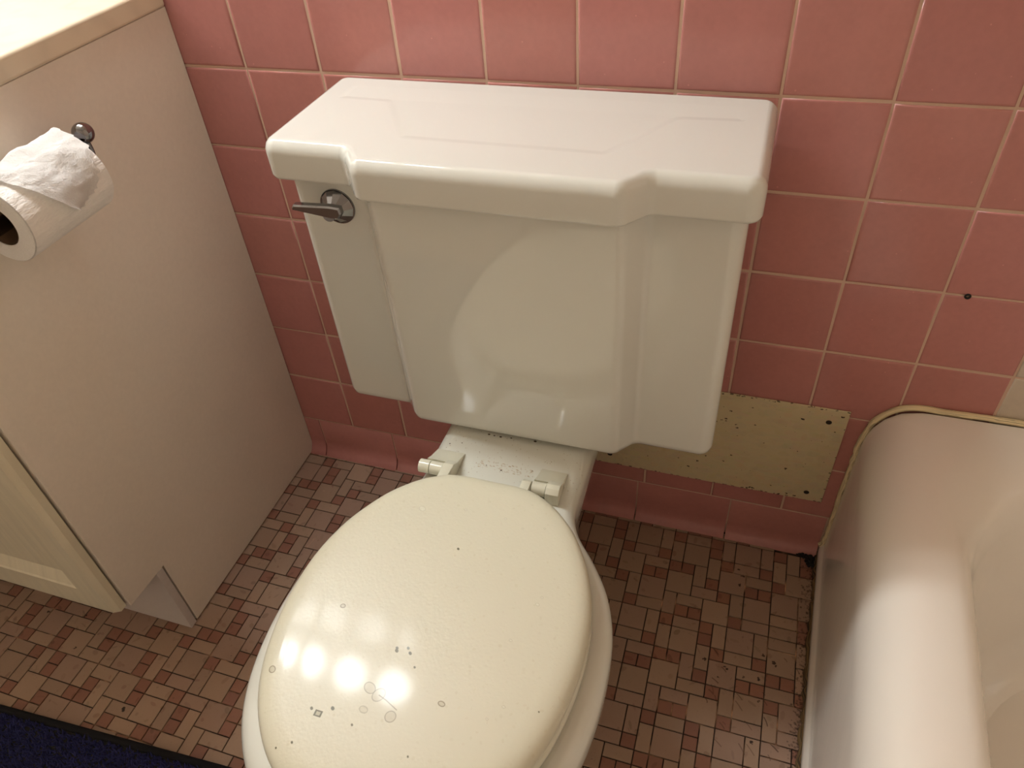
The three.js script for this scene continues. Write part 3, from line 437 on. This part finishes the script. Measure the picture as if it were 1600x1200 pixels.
// ---------------------------------------------------------------- painted metal access panel on the wall
{
  const PX0 = 0.466, PX1 = 0.8205, PY0 = 0.125, PY1 = 0.3205;
  const rust = [[0.6642, 0.2873, 4], [0.6599, 0.2705, 4], [0.6774, 0.2559, 5], [0.6471, 0.262, 4], [0.654, 0.2664, 5], [0.66, 0.266, 4], [0.6747, 0.262, 3], [0.6929, 0.3005, 3], [0.7022, 0.2674, 5], [0.7182, 0.2334, 3], [0.6759, 0.1952, 4], [0.7569, 0.187, 5], [0.7629, 0.2939, 6], [0.812, 0.3095, 5], [0.8084, 0.2793, 3], [0.7118, 0.1304, 6], [0.7177, 0.1306, 6], [0.7076, 0.1284, 4], [0.7692, 0.1318, 5], [0.7792, 0.1297, 5], [0.7687, 0.1278, 4], [0.7561, 0.1277, 5], [0.7424, 0.1438, 3], [0.6395, 0.1839, 4], [0.5983, 0.1682, 3], [0.55, 0.1595, 3], [0.6147, 0.1529, 4], [0.6282, 0.1688, 4], [0.6663, 0.1793, 3], [0.767, 0.2283, 2], [0.796, 0.2564, 2]];
  const tex = canvasTex(1024, 564, (c, w, h) => {
    const k = w / (PX1 - PX0), X = x => (x - PX0) * k, Y = y => (PY1 - y) * k; seed = 8;
    c.fillStyle = 'rgb(212,194,154)'; c.fillRect(0, 0, w, h);
    for (let i = 0; i < 1500; i++) { c.fillStyle = `rgba(${rr(180, 225)},${rr(160, 200)},${rr(120, 165)},0.12)`; c.beginPath(); c.ellipse(rnd() * w, rnd() * h, rr(3, 30), rr(3, 20), 0, 0, 7); c.fill(); }
    for (let i = 0; i < 110; i++) { c.fillStyle = `rgba(70,45,25,${rr(0.3, 0.8)})`; c.beginPath(); c.arc(rnd() * w, rnd() * h, rr(0.5, 2), 0, 7); c.fill(); }
    for (let i = 0; i < 120; i++) { const e = Math.floor(rnd() * 2.25); const x = e === 2 ? w - Math.abs(rr(-6, 6)) : rnd() * w, y = e === 0 ? Math.abs(rr(-7, 7)) : e === 1 ? h - Math.abs(rr(-5, 5)) : rnd() * h; c.fillStyle = `rgba(40,26,18,${rr(0.5, 0.95)})`; c.beginPath(); c.ellipse(x, y, rr(1, 8), rr(1, 3.5), rr(-0.3, 0.3), 0, 7); c.fill(); }
    for (const [x, y, r] of rust) { c.fillStyle = 'rgba(42,26,16,0.95)'; for (let i = 0; i < 4; i++) { c.beginPath(); c.ellipse(X(x) + rr(-r, r), Y(y) + rr(-r, r) * 0.5, rr(1, r), rr(1, r * 0.7), rr(0, 3), 0, 7); c.fill(); } c.strokeStyle = 'rgba(130,80,40,0.3)'; c.lineWidth = 2; c.stroke(); }
  });
  const pnl = thing('access_panel', 'cream painted metal access panel with rust specks on the pink wall', 'access panel', [0.643, 0.125, 0.001]);
  part('plate', uvXY(rbox(PX0, PX1, PY0, PY1, 0.0008, 0.0032, 0.001, 2), PX0, PY0, PX1 - PX0, PY1 - PY0), std({ map: tex, roughness: 0.5 }), pnl);
  for (const [x, y] of [[0.7966, 0.2957], [0.7954, 0.143], [0.4884, 0.1475], [0.4884, 0.2957]]) { const s = part('screw', new THREE.SphereGeometry(0.0042, 16, 8, 0, 6.3, 0, 1.4).rotateX(Math.PI / 2).scale(1, 1, 0.45).translate(x, y, 0.0028), std({ color: rgb(62, 52, 46), metalness: 0.7, roughness: 0.5 }), pnl); part('slot', box(x - 0.003, x + 0.003, y - 0.0005, y + 0.0005, 0.0044, 0.0049), M.dark, s); }
}

// ---------------------------------------------------------------- bath mat
{
  const mat = thing('bath_mat', 'navy blue pile bath mat with black bound edge on the mosaic floor', 'bath mat', [-0.3, 0, 0.85]);
  mat.rotation.y = 0.054;
  const W = 0.84, D = 0.5, x0 = -0.38, z0 = -0.2462;
  const put = (name, geo, m) => { const o = shade(new THREE.Mesh(geo, m)); o.name = name; mat.add(o); return o; };
  put('backing', rbox(x0 + 0.004, x0 + W - 0.004, 0.0008, 0.006, z0 + 0.004, z0 + D - 0.004, 0.002), M.dark);
  const e = [[x0, z0], [x0 + W, z0], [x0 + W, z0 + D], [x0, z0 + D]], edge = [];
  for (let i = 0; i < 4; i++) { const a = e[i], b = e[(i + 1) % 4]; edge.push(rod([a[0], 0.0062, a[1]], [b[0], 0.0062, b[1]], 0.0056, 14), new THREE.SphereGeometry(0.0056, 14, 10).translate(a[0], 0.0062, a[1])); }
  put('binding', merge(edge), std({ color: rgb(14, 13, 18), roughness: 1 }));
  const tuft = new THREE.ConeGeometry(0.0022, 0.009, 5, 1).translate(0, 0.0035, 0), N = 60000, im = new THREE.InstancedMesh(tuft, std({ color: rgb(52, 54, 108), roughness: 1 }), N), mtx = new THREE.Matrix4(), q = new THREE.Quaternion(), col = new THREE.Color(); seed = 17;
  for (let i = 0; i < N; i++) { q.setFromEuler(new THREE.Euler(rr(-0.5, 0.5), rr(0, 6), rr(-0.5, 0.5))); const s = rr(0.7, 1.25); mtx.compose(new THREE.Vector3(x0 + rr(0.006, W - 0.006), 0.005, z0 + rr(0.006, D - 0.006)), q, new THREE.Vector3(s, s, s)); im.setMatrixAt(i, mtx); const k = rr(0.75, 1.15); im.setColorAt(i, col.setRGB(k, k, k)); }
  im.name = 'pile'; im.userData.kind = 'stuff'; shade(im); mat.add(im);
}

// ---------------------------------------------------------------- light bar over the vanity (out of frame; its bulbs mirror in the lid)
{
  const bx = [0, 1, 2, 3, 4, 5].map(i => -0.022 - 0.126 * i), by = 1.555, bz = 0.1145;
  const lamp = thing('vanity_light', 'chrome strip light with round bulbs above the vanity', 'light', [-0.35, 1.555, 0]);
  part('backplate', rbox(-0.74, 0.055, by - 0.058, by + 0.058, 0.0015, 0.05, 0.004), std({ color: rgb(215, 213, 210), metalness: 1, roughness: 0.05 }), lamp);
  const glow = std({ color: 0xffffff, emissive: LAMP, emissiveIntensity: 45, roughness: 0.4 });
  for (const x of bx) {
    const s = part('socket', new THREE.CylinderGeometry(0.02, 0.022, 0.03, 24).rotateX(Math.PI / 2).translate(x, by, 0.064), M.chrome, lamp);
    part('bulb', new THREE.SphereGeometry(0.04, 32, 20).translate(x, by, bz), glow, lamp);
    const l = new THREE.PointLight(LAMP, LAMP_POWER, 0, 2); l.position.set(x + 0.35, 0, bz); l.castShadow = true; l.shadow.radius = 1.9; l.name = 'bulb_light'; lamp.add(l);
  }
}
{ // mirrored cabinet under the light bar: it doubles the bulbs in the toilet lid
  const mc = thing('mirror_cabinet', 'mirrored medicine cabinet on the wall above the vanity', 'mirror', [-0.345, 1.2, 0]);
  part('body', box(-0.7, 0.03, 1.2, 1.485, 0.0015, 0.044), M.cabinet, mc);
  part('mirror', rbox(-0.702, 0.032, 1.198, 1.487, 0.0442, 0.0492, 0.001, 1), std({ color: rgb(238, 238, 238), metalness: 1, roughness: 0.015 }), mc);
}
renderer.render(scene, camera);
